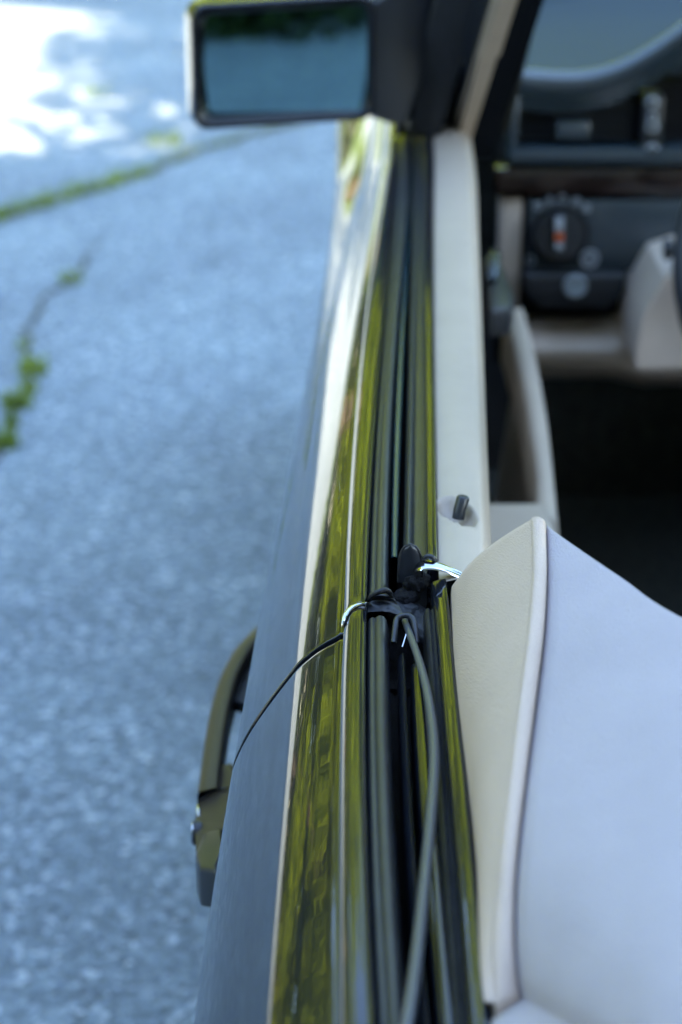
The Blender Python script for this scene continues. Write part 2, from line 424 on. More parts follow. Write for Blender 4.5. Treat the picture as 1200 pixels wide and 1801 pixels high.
def strip(name, A, B, prof, y0, y1, m, parent, n=60, endr=0, startr=0, z0=BELT, label=None, skew=0):
    """sweep a cross-section along the belt between guide curves A and B; rounded rear end if startr"""
    rows = []
    ys = list(np.linspace(y0, y1, n))
    def row(y, drop=0, yy=None):
        a, b_ = A(y), B(y); yy = y if yy is None else yy
        near = max(0, 1 - min(abs(y - y0), abs(y - y1)) / .07)
        return [Vector((a + (b_ - a) * t, yy - skew * near * (1 - min(1, t / .75)) ** 2, z0 + dz - drop)) for t, dz in prof]
    if startr:
        r = startr
        for th in (90, 72, 54, 36, 18):
            c = math.cos(R(th)); s = math.sin(R(th))
            rows.append(row(y0, r * (1 - c), y0 - r * s))
        rows.insert(0, row(y0, r + .02, y0 - r))
    for y in ys: rows.append(row(y))
    if endr:
        r = endr
        for th in (18, 36, 54, 72, 90):
            c = math.cos(R(th)); s = math.sin(R(th))
            rows.append(row(y1, r * (1 - c), y1 + r * s))
        rows.append(row(y1, r + .02, y1 + r))
    v, f = grid(rows)
    return mesh_obj(name, v, f, m, parent, True, label, 70)
MOULD = [(0, -.012), (0, -.0046), (.03, -.0038), (.22, -.0009), (.28, -.0003), (.42, .0001), (.7, .0002), (.88, -.0002), (.95, -.0012), (1.0, -.004), (1.0, -.014)]
OSEAL = [(0, -.014), (.02, -.007), (.12, -.0042), (.28, -.0034), (.36, -.0040), (.42, -.0034), (.58, -.0022), (.76, -.0028), (.9, -.0052), (1, -.010), (1, -.03)]
ISEAL = [(0, -.03), (0, -.008), (.08, -.0042), (.2, -.003), (.32, -.0042), (.42, -.0075), (.5, -.008), (.7, -.0068), (.92, -.006), (1, -.0045)]
ISTRIP = [(0, -.012), (0, -.002), (.08, -.0004), (.2, 0), (.85, .0002), (.95, -.0006), (1, -.0025), (1, -.014)]
DY = .898
strip('belt_moulding', E2, E3, MOULD, DY, 2.0, PAINT, door, startr=.005, skew=.017, n=120)
strip('outer_window_seal', E3, E4, OSEAL, DY + .012, 2.0, RUBBER, door)
strip('inner_window_seal', E5, E6, ISEAL, .952, 2.0, RUBBER, door, startr=.006)
strip('inner_rail', E6, E7, ISTRIP, .952, 2.0, PAINT, door, startr=.006)
strip('belt_moulding', E2, E3, MOULD, -.9, DY - .0095, PAINT, quarter, endr=.0012, n=180, skew=.017)
strip('outer_window_seal', E3, E4, OSEAL, -.9, DY - .012, RUBBER, quarter, n=90)
# lowered side glass in the door slot, and the dark bottom of the slot
G0 = lambda y: E4(y) + (E5(y) - E4(y)) * .12 + .0005
G1 = lambda y: E4(y) + (E5(y) - E4(y)) * .62
strip('window_glass', G0, G1, [(0, -.1), (0, -.0016), (.2, 0), (.8, 0), (1, -.0016), (1, -.1)], .97, 1.98, GLASSEDGE, door, z0=BELT - .008)
strip('slot_lining', E3, E7, [(0, -.045), (.3, -.055), (.7, -.055), (1, -.045)], .9, 2.05, FOAM, door)
# quarter window well
QS0 = lambda y: E4(y)
strip('slot_lining', lambda y: E3(y) + .004, Q7, [(0, -.05), (.3, -.06), (.7, -.06), (1, -.05)], -.6, .9, FOAM, quarter)
QA = lambda y: E4(y) + .0045; QB = lambda y: E4(y) + .0085
strip('well_lip', QA, QB, [(0, -.05), (0, -.010), (.3, -.0075), (.62, -.0062), (.8, -.0066), (1, -.010), (1, -.05)], -.6, .852, PAINT, quarter)
QC = lambda y: E4(y) + .0112; QD = lambda y: E4(y) + .0205
strip('well_rail', QC, QD, [(0, -.05), (0, -.0105), (.15, -.0090), (.4, -.0080), (.7, -.0082), (1, -.011), (1, -.05)], -.6, .845, PAINT, quarter)
QI = lambda y: Q6(y) - .0050
strip('inner_window_seal', QI, Q6, [(0, -.03), (0, -.010), (.2, -.0065), (.5, -.0055), (.8, -.007), (1, -.006), (1, -.02)], -.6, .9, DULL, quarter, endr=.004)
strip('inner_rail', Q6, Q7, [(0, -.012), (0, -.0040), (.08, -.0022), (.3, -.0014), (.6, -.0006), (.92, 0), (1, -.001), (1, -.014)], -.6, .925, PAINT, quarter, endr=.003)

# rubber bead that lies loose in the quarter window well
tp = smooth_path([P(a, b, z) for a, b, z in [(712, 1092, .927), (722, 1118, .928), (735, 1155, .928), (750, 1210, .928), (760, 1270, .928), (764, 1330, .929), (761, 1400, .930), (752, 1500, .931), (742, 1600, .932), (731, 1700, .933), (716, 1800, .934), (700, 1880, .934), (690, 1960, .934)]], 70)
tube_obj('rubber_bead', tp, [.0017 + .0009 * min(1, i / 28) for i in range(70)], BEAD, quarter, 14)
# the staple-like clip at the head of the bead
c0 = P(712, 1097, .929)
tube_obj('bead_clip', smooth_path([c0 + Vector(q) for q in [(-.0062, -.014, -.004), (-.0052, -.006, .0), (-.0040, .0015, .0022), (0, .0035, .003), (.0040, .0020, .0022), (.0055, -.005, -.001), (.006, -.010, -.006)]], 24), .0016, RUBBER, quarter, 10)
tube_obj('clip_pin', [P(690, 1133, .922), P(700, 1100, .928)], .0005, CHROME, quarter, 6)
tube_obj('clip_pin', [P(708, 1138, .922), P(716, 1112, .927)], .0005, CHROME, quarter, 6)

# rubber end pieces where the door seals meet the quarter seals
from mathutils import noise
def blob(name, c, s, m, parent, rot=(0, 0, 0), n=2.6, rough=0, seed=1, freq=300, nu=18, nv=30):
    rows = []; q = Euler(rot).to_matrix(); c = Vector(c)
    for i in range(nu + 1):
        th = math.pi * i / nu; row = []
        for k in range(nv):
            ph = 2 * math.pi * k / nv
            d = [math.sin(th) * math.cos(ph), math.sin(th) * math.sin(ph), math.cos(th)]
            e = 2 / n
            p = Vector([math.copysign(abs(a) ** e, a) * b * .5 for a, b in zip(d, s)])
            if rough: p *= 1 + rough * noise.fractal(p * freq + Vector((seed * 7.1, seed, 0)), .8, 2.0, 3)
            row.append(c + q @ p)
        rows.append(row)
    v, f = grid(rows, True); return mesh_obj(name, v, f, m, parent, True)
# outer seal: the rubber turns up into a folded flap at its end
cap = []
for i, py in enumerate(np.linspace(1040, 1072, 14)):
    t = i / 13
    rise = .0062 * math.exp(-((t - .16) / .17) ** 2) + .0022 * math.sin(math.pi * min(1, t * 1.02)) - (.010 if i == 0 else 0)
    row = []
    for k in range(18):
        u = k / 17; px = 648 - 1 * t + u * (44 + 24 * t)
        dome = math.sin(math.pi * (.06 + .88 * u)) ** .6
        z = .9225 + rise * dome * (1 - .25 * u) + .0025 * dome - .004 * u * t + .0004 * noise.noise(Vector((u * 5, t * 5, 1)))
        row.append(P(px, py + 7 * (u - .45) ** 2 * 4 + 8 * u * t, z))
    cap.append(row)
v, f = grid(cap); mesh_obj('seal_end_cap', v, f, RUBBER, door)
lip = smooth_path([P(a, b, z) for a, b, z in [(648, 1058, .926), (654, 1047, .9325), (666, 1041, .9355), (678, 1038, .9355), (686, 1043, .932), (690, 1053, .925)]], 26)
tube_obj('seal_lip', lip, [.0009 + .0008 * math.sin(math.pi * i / 25) for i in range(26)], DULL, door, 12)
blob('seal_end_block', P(706, 1080, .911), (.020, .016, .012), DULL, door, (R(8), R(6), R(-28)), 3, .16, 2, 260)
blob('seal_end_block', P(738, 1098, .908), (.015, .040, .012), DULL, quarter, (R(0), R(8), R(14)), 2.8, .18, 5, 240)
# upright tongue of the glass run and the foam plug behind it
tg = []; ty = .935
for i, t in enumerate(np.linspace(0, 1, 16)):
    wd = .0056 * math.sqrt(max(0, 1 - (1 - min(1, t * 2.2)) ** 2)) + .0001 + .0012 * t
    c = PY(722, 957 + 67 * t, ty); tg.append([c + Vector((wd * a, -.0016 * (1 - a * a), 0)) for a in np.linspace(-1, 1, 11)])
v, f = grid(tg); tongue = mesh_obj('glass_run_tongue', v, f, RUBBER, door)
tube_obj('tongue_rim', [r[0] for r in tg[::-1]] + [r[-1] for r in tg], .0007, DULL, door, 8)
blob('foam_plug', P(733, 1024, .922), (.0125, .020, .011), FOAM, door, (R(-14), R(-6), R(-22)), 2.6, .22, 5, 330, 24, 36)
blob('foam_plug', P(716, 1050, .917), (.012, .020, .009), FOAM, quarter, (0, R(4), R(-35)), 2.6, .25, 8, 330, 24, 36)
tube_obj('moulding_end_glint', smooth_path([P(a, b, z) for a, b, z in [(603, 1103, .9245), (605, 1090, .9278), (611, 1077, .9292), (621, 1068, .9296), (634, 1063, .9296), (648, 1059, .928)]], 26), [.0008 + .0008 * math.sin(math.pi * i / 25) for i in range(26)], CHROME, door, 12, 'bright bead standing in for the highlight on the outer door moulding end', .8)  # bright tube put in as the highlight on the moulding's rounded end
# polished end of the inner rail that hooks over towards the cabin
hook = smooth_path([P(a, b, z) for a, b, z in [(726, 1002, .931), (738, 997, .935), (755, 995, .9365), (772, 997, .936), (790, 1003, .934), (808, 1010, .931), (830, 1022, .926)]], 40)
rows = []
for i, p in enumerate(hook):
    t = i / 39; hgt = .0056 * (1 - t) ** .7 * min(1, t * 4 + .25) + .0016
    rows.append([p + Vector((0, -.0016, -.0016)), p + Vector((0, -.0011, -.0005)), p, p + Vector((0, .0012, .0003)), p + Vector((0, hgt * .6, .0010)), p + Vector((0, hgt * .9 + .001, .0004)), p + Vector((0, hgt + .0015, -.004))])
v, f = grid(rows); mesh_obj('rail_end_cap', v, f, CHROME, door, True, 'polished metal end of the inner door rail')
bl = smooth_path([P(a, b, z) for a, b, z in [(738, 992, .932), (745, 982, .938), (754, 978, .940), (763, 982, .939), (768, 992, .934)]], 20)
tube_obj('rail_end_buffer', bl, .0014, RUBBER, door, 10)

# ---- door pad with the lock pin well
pc = P(804, 896, BELT); pdir = (P(832, 922, BELT) - P(780, 872, BELT)); pl = pdir.length / 2; pdir.normalize()
rows = []
for y in np.concatenate([np.linspace(.925, 1.0, 14), np.linspace(1.004, 1.12, 44), np.linspace(1.13, 2.06, 60)]):
    a, b_ = E7(y) + .0004, E8(y); row = []
    for t in np.linspace(0, 1, 30):
        x = a + (b_ - a) * t; z = BELT - .003 + .003 * math.sin(math.pi * min(t * 1.05, 1)) - .012 * max(0, (t - .8) / .2) ** 2
        dx, dy = x - pc.x, y - pc.y
        u = (dx * pdir.x + dy * pdir.y) / pl; w_ = (-dx * pdir.y + dy * pdir.x) / (pl * .42)
        r2 = u * u + w_ * w_
        if r2 < 1: z -= .011 * (1 - r2) ** .6 * (1 if w_ > -2 else 0)
        row.append(Vector((x, y, z)))
    row += [Vector((b_ + .002, y, BELT - .025)), Vector((b_ + .003, y, BELT - .06)), Vector((b_ + .002, y, BELT - .14)), Vector((b_ + .004, y, BELT - .30)), Vector((b_ + .004, y, .35))]
    rows.append(row)
v, f = grid(rows); mesh_obj('door_pad', v, f, VINYL, door, True)
pin = P(806, 912, BELT - .006)
tube_obj('lock_pin', [pin, pin + Vector((.0008, .001, .005)), pin + Vector((.0028, .003, .0120)), pin + Vector((.0030, .0033, .0130)), pin + Vector((.0031, .0034, .0136))], [.0038, .0038, .0040, .0035, .0022], BLACKP, door, 16)

# ---- armrest with pull handle
ar = []
AL = [(884, 545), (900, 600), (918, 680), (930, 760), (940, 830), (940, 880)]
ARr = [(926, 540), (942, 600), (960, 690), (972, 780), (980, 860), (986, 930)]
def pull(z): 
    L = smooth_path([P(a, b, z) for a, b in AL], 24); Q = smooth_path([P(a, b, z) for a, b in ARr], 24); return L, Q
L, Q = pull(.735); rows = []
for a, b_ in zip(L, Q):
    c = (a + b_) / 2
    rows.append([a + Vector((0, 0, -.06)), a + Vector((0, 0, -.012)), a + Vector((.002, 0, -.003)), a.lerp(b_, .2), a.lerp(b_, .8) + Vector((0, 0, 0)), b_ + Vector((-.003, 0, -.004)), b_ + Vector((0, 0, -.016)), b_ + Vector((-.01, 0, -.08)), b_ + Vector((-.03, 0, -.25))])
v, f = grid(rows); mesh_obj('pull_handle', v, f, VINYL, door, True)
rest = []
for i in range(16):
    t = i / 15
    a = P(866 - 4 * t, 886 + 140 * t, .735); b_ = P(982 + 12 * t, 886 + 140 * t, .735)
    rest.append([a + Vector((-.02, 0, 0)), a.lerp(b_, .3), a.lerp(b_, .7), b_ + Vector((-.006, 0, -.001)), b_ + Vector((0, 0, -.012)), b_ + Vector((-.004, 0, -.08)), b_ + Vector((-.02, 0, -.25))])
rest.insert(0, [p + Vector((0, .012, -.05)) for p in rest[0]])
v, f = grid(rest); mesh_obj('armrest', v, f, VINYL, door, True)
pp = [(P(855, 455, .80)), P(868, 430, .80), P(888, 480, .80), P(905, 520, .80), P(898, 540, .80), P(862, 545, .80)]
prism('inside_release', pp, (0, 0, -.03), BLACKP, door, .003)
box('release_lever', P(868, 470, .81), (.012, .06, .010), DASH, door, Euler((R(10), 0, R(-8))), .003)

# ---- outside door handle
HZ = .70
handle = prism('door_handle', [P(a, b, HZ - .012 * max(0, min(1, (400 - a) / 50))) for a, b in [(357, 1368), (364, 1346), (412, 1338), (414, 1372), (404, 1420), (394, 1455), (387, 1495), (380, 1528), (352, 1524), (345, 1500), (343, 1450), (348, 1410)]], (0, 0, -.026), HANDLE, car, .0035)
bowp = smooth_path([P(a, b, HZ) for a, b in [(478, 1085), (452, 1108), (425, 1140), (402, 1185), (388, 1235), (378, 1290), (370, 1350), (366, 1385)]], 36)
rows = []
for i, p in enumerate(bowp):
    t = (bowp[min(i + 1, 35)] - bowp[max(i - 1, 0)]).normalized(); nn = Vector((t.y, -t.x, 0)).normalized()
    if nn.x > 0: nn = -nn
    k = .0066
    sec_ = [(k, -.028), (k * 1.15, -.012), (k * 1.1, -.0055), (k * .8, -.0030), (-k * .7, .0), (-k * 1.0, -.0012), (-k * 1.1, -.0045), (-k, -.028)]
    rows.append([p + nn * a + Vector((0, 0, b_)) for a, b_ in sec_])
v, f = grid(rows, True); mesh_obj('grip_bow', v, f, HANDLE, handle)
hl = P(343, 1462, HZ - .016)
disc_obj('lock_cylinder', hl, (-1, -.15, .1), .0065, .005, CHROME, handle, .001)
disc_obj('lock_bezel', P(346, 1464, HZ - .017), (-1, -.15, .1), .0085, .006, BLACKP, handle, .001)
blob('lock_tip', P(349, 1425, HZ - .012), (.003, .016, .005), CHROME, handle, (0, 0, R(6)), 2.2)
tube_obj('handle_seam', [P(a, b, HZ + .0002 - .012 * max(0, min(1, (400 - a) / 50))) for a, b in [(353, 1408), (366, 1396), (380, 1389), (400, 1386)]], .0009, DULL, handle, 8)
prism('end_block', [P(a, b, HZ + .0015 - .012 * max(0, min(1, (400 - a) / 50))) for a, b in [(358, 1462), (394, 1452), (389, 1495), (381, 1531), (350, 1527), (343, 1500)]], (0, 0, -.031), BLACKP, handle, .003)
prism('handle_recess_dark', [P(a, b, HZ - .013) for a, b in [(398, 1215), (416, 1178), (440, 1152), (456, 1140), (452, 1190), (436, 1238), (412, 1232)]], (0, 0, -.010), DULL, handle, .002)  # dark plate put in for the darkness of the recess inside the bow
# cup behind the grip
cup = []
for y in np.linspace(1.0, 1.28, 12):
    x = E0(y); cup.append([Vector((x - .004, y, .72)), Vector((x + .012, y, .71)), Vector((x + .016, y, .68)), Vector((x - .002, y, .655))])

# ---- beige rear side trim (ridge rising towards the front)
base = smooth_path([P(a, b, BELT) for a, b in [(793, 1034), (797, 1140), (807, 1245), (820, 1350), (833, 1460), (843, 1560), (852, 1650), (860, 1720), (868, 1772)]], 60)
HT = [.070, .064, .057, .049, .041, .031, .021, .012, .004]
SLp = [(934, 914), (936, 1010), (926, 1130), (909, 1260), (893, 1385), (879, 1500), (869, 1600), (866, 1690), (872, 1764)]
SRp = [(960, 920), (962, 1010), (957, 1110), (942, 1235), (922, 1390), (908, 1520), (904, 1620), (907, 1700), (915, 1752)]
SLc = smooth_path([P(a, b, BELT + h) for (a, b), h in zip(SLp, HT)], 60)
SRc = smooth_path([P(a, b, BELT + h - .001) for (a, b), h in zip(SRp, HT)], 60)
side = []
for b_, s in zip(base, SLc):
    row = [b_ + Vector((0, 0, -.03)), b_ + Vector((0, 0, -.004))]
    for t in np.linspace(.02, 1, 12):
        p = b_.lerp(s, t); bulge = math.sin(math.pi * t) * .004
        row.append(p + Vector((-bulge, 0, bulge * .4)))
    side.append(row)
front = []
for off, dz in ((.0, .06), (.006, .03), (.006, .006), (.003, .001)):
    front.append([p + Vector((.004, off, -dz)) for p in side[0]])
v, f = grid(front + side)
rear_trim = mesh_obj('rear_side_trim', v, f, BEIGE, car, True)
wl = []
for a, b_ in zip(SLc, SRc):
    d = b_ - a; row = []
    for t, h in ((-.02, -.006), (0, -.0005), (.06, .0012), (.25, .0022), (.5, .0026), (.75, .0022), (.93, .0012), (1.0, -.0006), (1.0, -.006)):
        row.append(a + d * t + Vector((0, 0, h)))
    wl.append(row)
wl = [[p + Vector((0, .003, -.012)) for p in wl[0]], [p + Vector((0, .0022, -.003)) for p in wl[0]]] + wl + [[p + Vector((0, -.0015, -.002)) for p in wl[-1]], [p + Vector((.0, -.002, -.012)) for p in wl[-1]]]
v, f = grid(wl); mesh_obj('edge_welt', v, f, BEIGE, rear_trim, True)
top = []
ext = [SRc[-1] + Vector((-.012, -.012, .000)), SRc[-1] + Vector((-.018, -.05, 0)), SRc[-1] + Vector((-.022, -.5, 0)), SRc[-1] + Vector((-.02, -1.0, 0))]
LE = list(SRc) + ext
fr0 = Vector((.0985, .848, 1.0)); FE = smooth_path([fr0, P(1080, 1003, 1.003), P(1200, 1082, 1.004), Vector((.24, .622, 1.0)), Vector((.40, .52, .99)), Vector((.78, .46, .98))], 40)
for i, p in enumerate(LE):
    q = i / (len(SRc) - 1); row = [p + Vector((.0003, 0, -.004)), p + Vector((.0008, 0, -.0012))]
    yr = p.y - SRc[0].y
    for s in range(1, 40):
        e = FE[s]; edge = FE[0]
        # follow the front edge shape shifted back along the car
        t = s / 39.0
        x = p.x + (e.x - edge.x) * 1.0
        y = e.y + yr * (1 if i < 60 else 1)
        zt = e.z * (1 - math.exp(-0)) if False else (p.z - .001) + (e.z - p.z) * (1 - math.exp(-(x - p.x) * 14)) 
        row.append(Vector((x, y, zt + .002 * math.sin(min(1, q) * 3))))
    top.append(row)
fr = []
for off, dz in ((.003, .25), (.004, .05), (.0045, .008), (.0028, .0022)):
    fr.append([p + Vector((off * .5, off, -dz)) for p in top[0]])
v, f = grid(fr + top)
mesh_obj('trim_top', v, f, LILAC, rear_trim, True)

# ---- door mirror on the sail of the door
def rrect(n_c=6, r=.16):
    out = []
    for (cx, cy, a0) in ((1 - r, 1 - r * 1.6, 0), (-1 + r, 1 - r * 1.6, 90), (-1 + r, -1 + r * 1.6, 180), (1 - r, -1 + r * 1.6, 270)):
        for k in range(n_c + 1):
            a = R(a0 + 90 * k / n_c); out.append((cx + r * math.cos(a), cy + r * 1.6 * math.sin(a)))
    return out
mc = PY(497, 108, 1.95)
mtl, mtr, mbl = PY(333, 8, 1.945), PY(662, -12, 1.955), PY(340, 231, 1.945)
mU = (mtr - mtl) / 2; mV = (mtl - mbl) / 2
mC = (mtr + mbl) / 2
mirror = thing('tmp', 'x', 'x', (0, 0, 0)); bpy.data.objects.remove(mirror)
rr_ = rrect()
def ring(k, dy, kv=None): 
    kv = k if kv is None else kv
    return [mC + mU * (a * k) + mV * (b_ * kv) + Vector((0, dy, 0)) for a, b_ in rr_]
rows = [ring(.90, .016, .86), ring(.90, .006, .86), ring(.915, .001, .88), ring(.95, -.003, .93), ring(.985, -.001, .98), ring(1.0, .004, 1.0), ring(1.03, .012, 1.005), ring(1.075, .03, 1.01), ring(1.06, .06, .97), ring(.86, .085, .84), ring(.6, .10, .55), ring(.2, .105, .2)]
v, f = grid(rows, True)
mirror = mesh_obj('door_mirror', v, f, PAINT, car, True)
# glass is set at the angle the driver uses
gr = ring(.905, .010, .865); gc = mC + Vector((0, .010, 0))
tilt = Euler((R(0), 0, R(-6.0))).to_matrix()
gr = [gc + tilt @ (p - gc) for p in gr]
v = gr + [gc]; f = [(i, (i + 1) % len(gr), len(gr)) for i in range(len(gr))]
mesh_obj('mirror_glass', v, f, MIRROR, mirror, False)
gb = ring(.915, .0035, .88)
tube_obj('glass_rim', [p + Vector((0, .002, 0)) for p in gb] + [gb[0] + Vector((0, .002, 0))], .0045, BLACKP, mirror, 8)
# mirror foot / sail
prism('mirror_foot', [PY(652, 8, 1.955), PY(700, -30, 1.96), PY(770, -40, 1.97), PY(745, 130, 1.975), PY(716, 222, 1.97), PY(690, 216, 1.96), PY(650, 210, 1.955)], (0, .07, .0), BLACKP, mirror, .006)
prism('sail_panel', [PY(715, 236, 1.99), PY(776, 240, 1.99), PY(800, 140, 1.97), PY(872, -60, 1.95), PY(780, -60, 1.95), PY(735, 120, 1.98)], (0, .05, 0), DULL, mirror, .004)

prism('sail_gusset', [PY(770, 235, 2.03), PY(812, 240, 2.03), PY(842, 120, 2.0), PY(800, 60, 1.99)], (0, .05, 0), DULL, mirror, .003)
# ---- windscreen pillar
pill = car_p = None
base_o = Vector((.10, 2.10, .90)); top_o = Vector((.26, 1.32, 1.40))
def bar(name, a, b_, wx, wy, m, parent, bev=.004):
    d = (b_ - a); c = (a + b_) / 2
    q = d.to_track_quat('Z', 'Y')
    bm = bmesh.new(); r = bmesh.ops.create_cube(bm, size=1)
    bmesh.ops.transform(bm, matrix=Matrix.Diagonal((wx, wy, d.length, 1)), verts=bm.verts)
    bmesh.ops.bevel(bm, geom=list(bm.edges), offset=bev, segments=3, affect='EDGES')
    bmesh.ops.transform(bm, matrix=Matrix.Translation(c) @ q.to_matrix().to_4x4(), verts=bm.verts)
    return bm_obj(name, bm, m, parent, True, None, 40)
A0 = PY(806, 236, 2.03); A1 = PY(884, -20, 1.83); dirp = (A1 - A0)
pillar = bar('windscreen_pillar', A0 + Vector((.012, .05, -.02)), A0 + dirp * 2.6 + Vector((.012, .05, 0)), .055, .05, PAINT, car)
bar('pillar_trim', A0 + Vector((.004, .012, -.003)), A0 + dirp * 2.6 + Vector((.004, .012, 0)), .024, .026, TRIM, pillar)
B0 = PY(862, 215, 2.10); B1 = PY(918, -20, 1.92); dB = B1 - B0
bar('pillar_seal', B0 + Vector((0, .03, -.01)), B0 + dB * 2.4 + Vector((0, .03, 0)), .045, .03, simple('dark_olive_seal', (.022, .022, .016), .7, .3), pillar)
header_l = A0 + dirp * 2.6 + Vector((.012, .05, 0))
header_r = Vector((1.56 - header_l.x, header_l.y, header_l.z))
bar('header_rail', header_l, header_r, .05, .04, PAINT, pillar)
bar('right_pillar', header_r, Vector((1.46, 2.1, .92)), .05, .05, PAINT, pillar)
gl = [Vector((.13, 2.42, .955)), Vector((.78, 2.82, .955)), Vector((1.43, 2.42, .955))]
wrow0 = smooth_path(gl, 16); wrow1 = [header_l.lerp(header_r, t) + Vector((0, .12 * math.sin(math.pi * t), 0)) for t in np.linspace(.02, .98, 16)]
v, f = grid([wrow0, [a.lerp(b_, .5) for a, b_ in zip(wrow0, wrow1)], wrow1])
mesh_obj('windscreen', v, f, glass_sheet('windscreen_glass', (.86, .93, .92)), car, True)

# ---- dashboard
DYP = 2.2
def D(px, py, dy=0): return PY(px, py, DYP + dy)
LIPPX = [(905, 128), (940, 131), (1000, 134), (1045, 130), (1090, 116), (1130, 96), (1170, 70), (1210, 42), (1260, 15), (1330, -5), (1450, -10), (1700, -10)]
lipc = smooth_path([D(a, b) for a, b in LIPPX], 70)
rows = []
for p in lipc:
    rise = p.z - lipc[0].z
    rows.append([p + Vector((0, .012, -.045)), p + Vector((0, .002, -.026)), p + Vector((0, -.004, -.016)), p + Vector((0, -.005, -.006)), p + Vector((0, 0, .002)), p + Vector((0, .010, .006)), p + Vector((0, .022, .001)), p + Vector((0, .034, -.008 - rise * .3)), p + Vector((0, .05, -.010 - rise)),
                 p + Vector((0, .16, .012 - rise)), p + Vector((0, .24, .036 - rise)), p + Vector((0, .262, .047 - rise)), p + Vector((0, .28, .052 - rise)), p + Vector((0, .36, .03 - rise))])
v, f = grid([r[:9] for r in rows])
dash = mesh_obj('dashboard', v, f, DASH, car, True)
v, f = grid([r[8:] for r in rows])
mesh_obj('dash_pad', v, f, simple('teal_black_pad', (.011, .026, .037), .5, .35, nscale=900, nstr=.3, nd=.0006), dash, True)
z_of = lambda r: D(1000, r).z
x_of = lambda c, r: D(c, r).x
def dbox(name, x0, y0, x1, y1, dy0, dy1, m, bev=.003, parent=None, label=None):
    a, b_ = D(x0, y1, dy0), D(x1, y0, dy0)
    c = ((a.x + b_.x) / 2, DYP + (dy0 + dy1) / 2, (a.z + b_.z) / 2)
    return box(name, c, (abs(b_.x - a.x), abs(dy1 - dy0), abs(b_.z - a.z)), m, parent or dash, None, bev, 2, label)
dbox('fascia', 870, 150, 1900, 640, .06, .10, FOAM, .002)
dbox('vent_frame', 893, 262, 1700, 292, -.004, .05, DASH, .006)
dbox('vent_frame', 893, 170, 915, 264, .0, .05, DASH, .003)
dbox('vent_frame', 1126, 170, 1170, 276, .004, .05, BLACKP, .003)
for k in range(5):
    dbox('vent_slat', 917, 186 + k * 17, 1124, 190 + k * 17, .02, .05, BLACKP, .001)
dbox('vent_slider', 978, 216, 1040, 246, .006, .03, DASH, .003)
for r_, s_ in ((180, .0075), (206, .006), (222, .008), (264, .008)):
    disc_obj('vent_marking', D(1147, r_, .002), (0, -1, .1), s_, .006, MARK if r_ != 208 else DASH, dash, .001)
    disc_obj('marking_centre', D(1147, r_, -.002), (0, -1, .1), s_ * .55, .004, BLACKP, dash, .0005)
dbox('wood_strip', 870, 296, 1700, 346, .01, .05, WOOD, .004)
dbox('switch_panel', 925, 352, 1260, 478, .012, .05, DASH, .003)
dbox('end_trim', 874, 352, 921, 560, .02, .06, TRIM, .004)
knob = disc_obj('light_switch', D(984, 412, .0), (0, -1, .15), .030, .022, BLACKP, dash, .002)
disc_obj('switch_bezel', D(984, 412, .012), (0, -1, .1), .036, .008, FOAM, dash, .001)
dbox('switch_grip', 972, 380, 996, 446, -.026, -.008, BLACKP, .004)
dbox('switch_pointer', 976, 384, 992, 408, -.0285, -.024, MARK, .001)
dbox('switch_pointer', 976, 412, 992, 424, -.0285, -.024, ORANGE, .001)
dbox('switch_pointer', 977, 428, 991, 440, -.0285, -.024, MARK, .001)
def arc_text(body, c, size, rot=0, m=MARK, name='switch_symbol'):
    cu = bpy.data.curves.new(name, 'FONT'); cu.body = body; cu.size = size; cu.align_x = 'CENTER'; cu.align_y = 'CENTER'; cu.extrude = .0006
    o = bpy.data.objects.new(name, cu); COL.objects.link(o)
    dg = bpy.context.evaluated_depsgraph_get(); me = bpy.data.meshes.new_from_object(o.evaluated_get(dg)); bpy.data.objects.remove(o)
    me.transform(Matrix.Translation(c) @ Euler((R(90), 0, 0)).to_matrix().to_4x4() @ Euler((0, 0, rot)).to_matrix().to_4x4())
    return link(name, me, m, dash, False)
def ring_mark(c, r, name='switch_symbol'):
    pts = [c + Vector((r * math.cos(a), 0, r * math.sin(a))) for a in np.linspace(0, 2 * math.pi, 20)]
    return tube_obj(name, pts, r * .16, MARK, dash, 6)
for k, a in enumerate((128, 108, 88, 68, 48)):                       # light symbols round the dial: small lamp outlines
    c = D(984, 412, .009) + Vector((math.cos(R(a)) * .044, 0, math.sin(R(a)) * .044))
    if k in (0, 2): ring_mark(c, .004)
    elif k == 1: arc_text('0', c, .012)
    else:
        for j in range(3): box('switch_symbol', c + Vector((.002, 0, (j - 1) * .0035)), (.009, .001, .0012), MARK, dash)
ring_mark(D(1037, 455, .009), .010); 
for j in range(3): box('switch_symbol', D(1037, 455, .009) + Vector((.0, 0, (j - 1) * .005)), (.014, .001, .0018), MARK, dash)
ring_mark(D(933, 458, .009), .005)
# parking brake release with its P in a ring
bp = [D(922, 482, -.01), D(1104, 482, -.01), D(1098, 520, -.012), D(1070, 543, -.012), D(950, 543, -.012), D(926, 520, -.012)]
prism('brake_release', bp, (0, .05, 0), BLACKP, dash, .004)
disc_obj('release_mark', D(1012, 503, -.014), (0, -1, 0), .0145, .002, simple('pale_blue_print', (.30, .38, .42), .5), dash)
ring_mark(D(1012, 503, -.0165), .0115); arc_text('P', D(1012, 503, -.0165), .018)
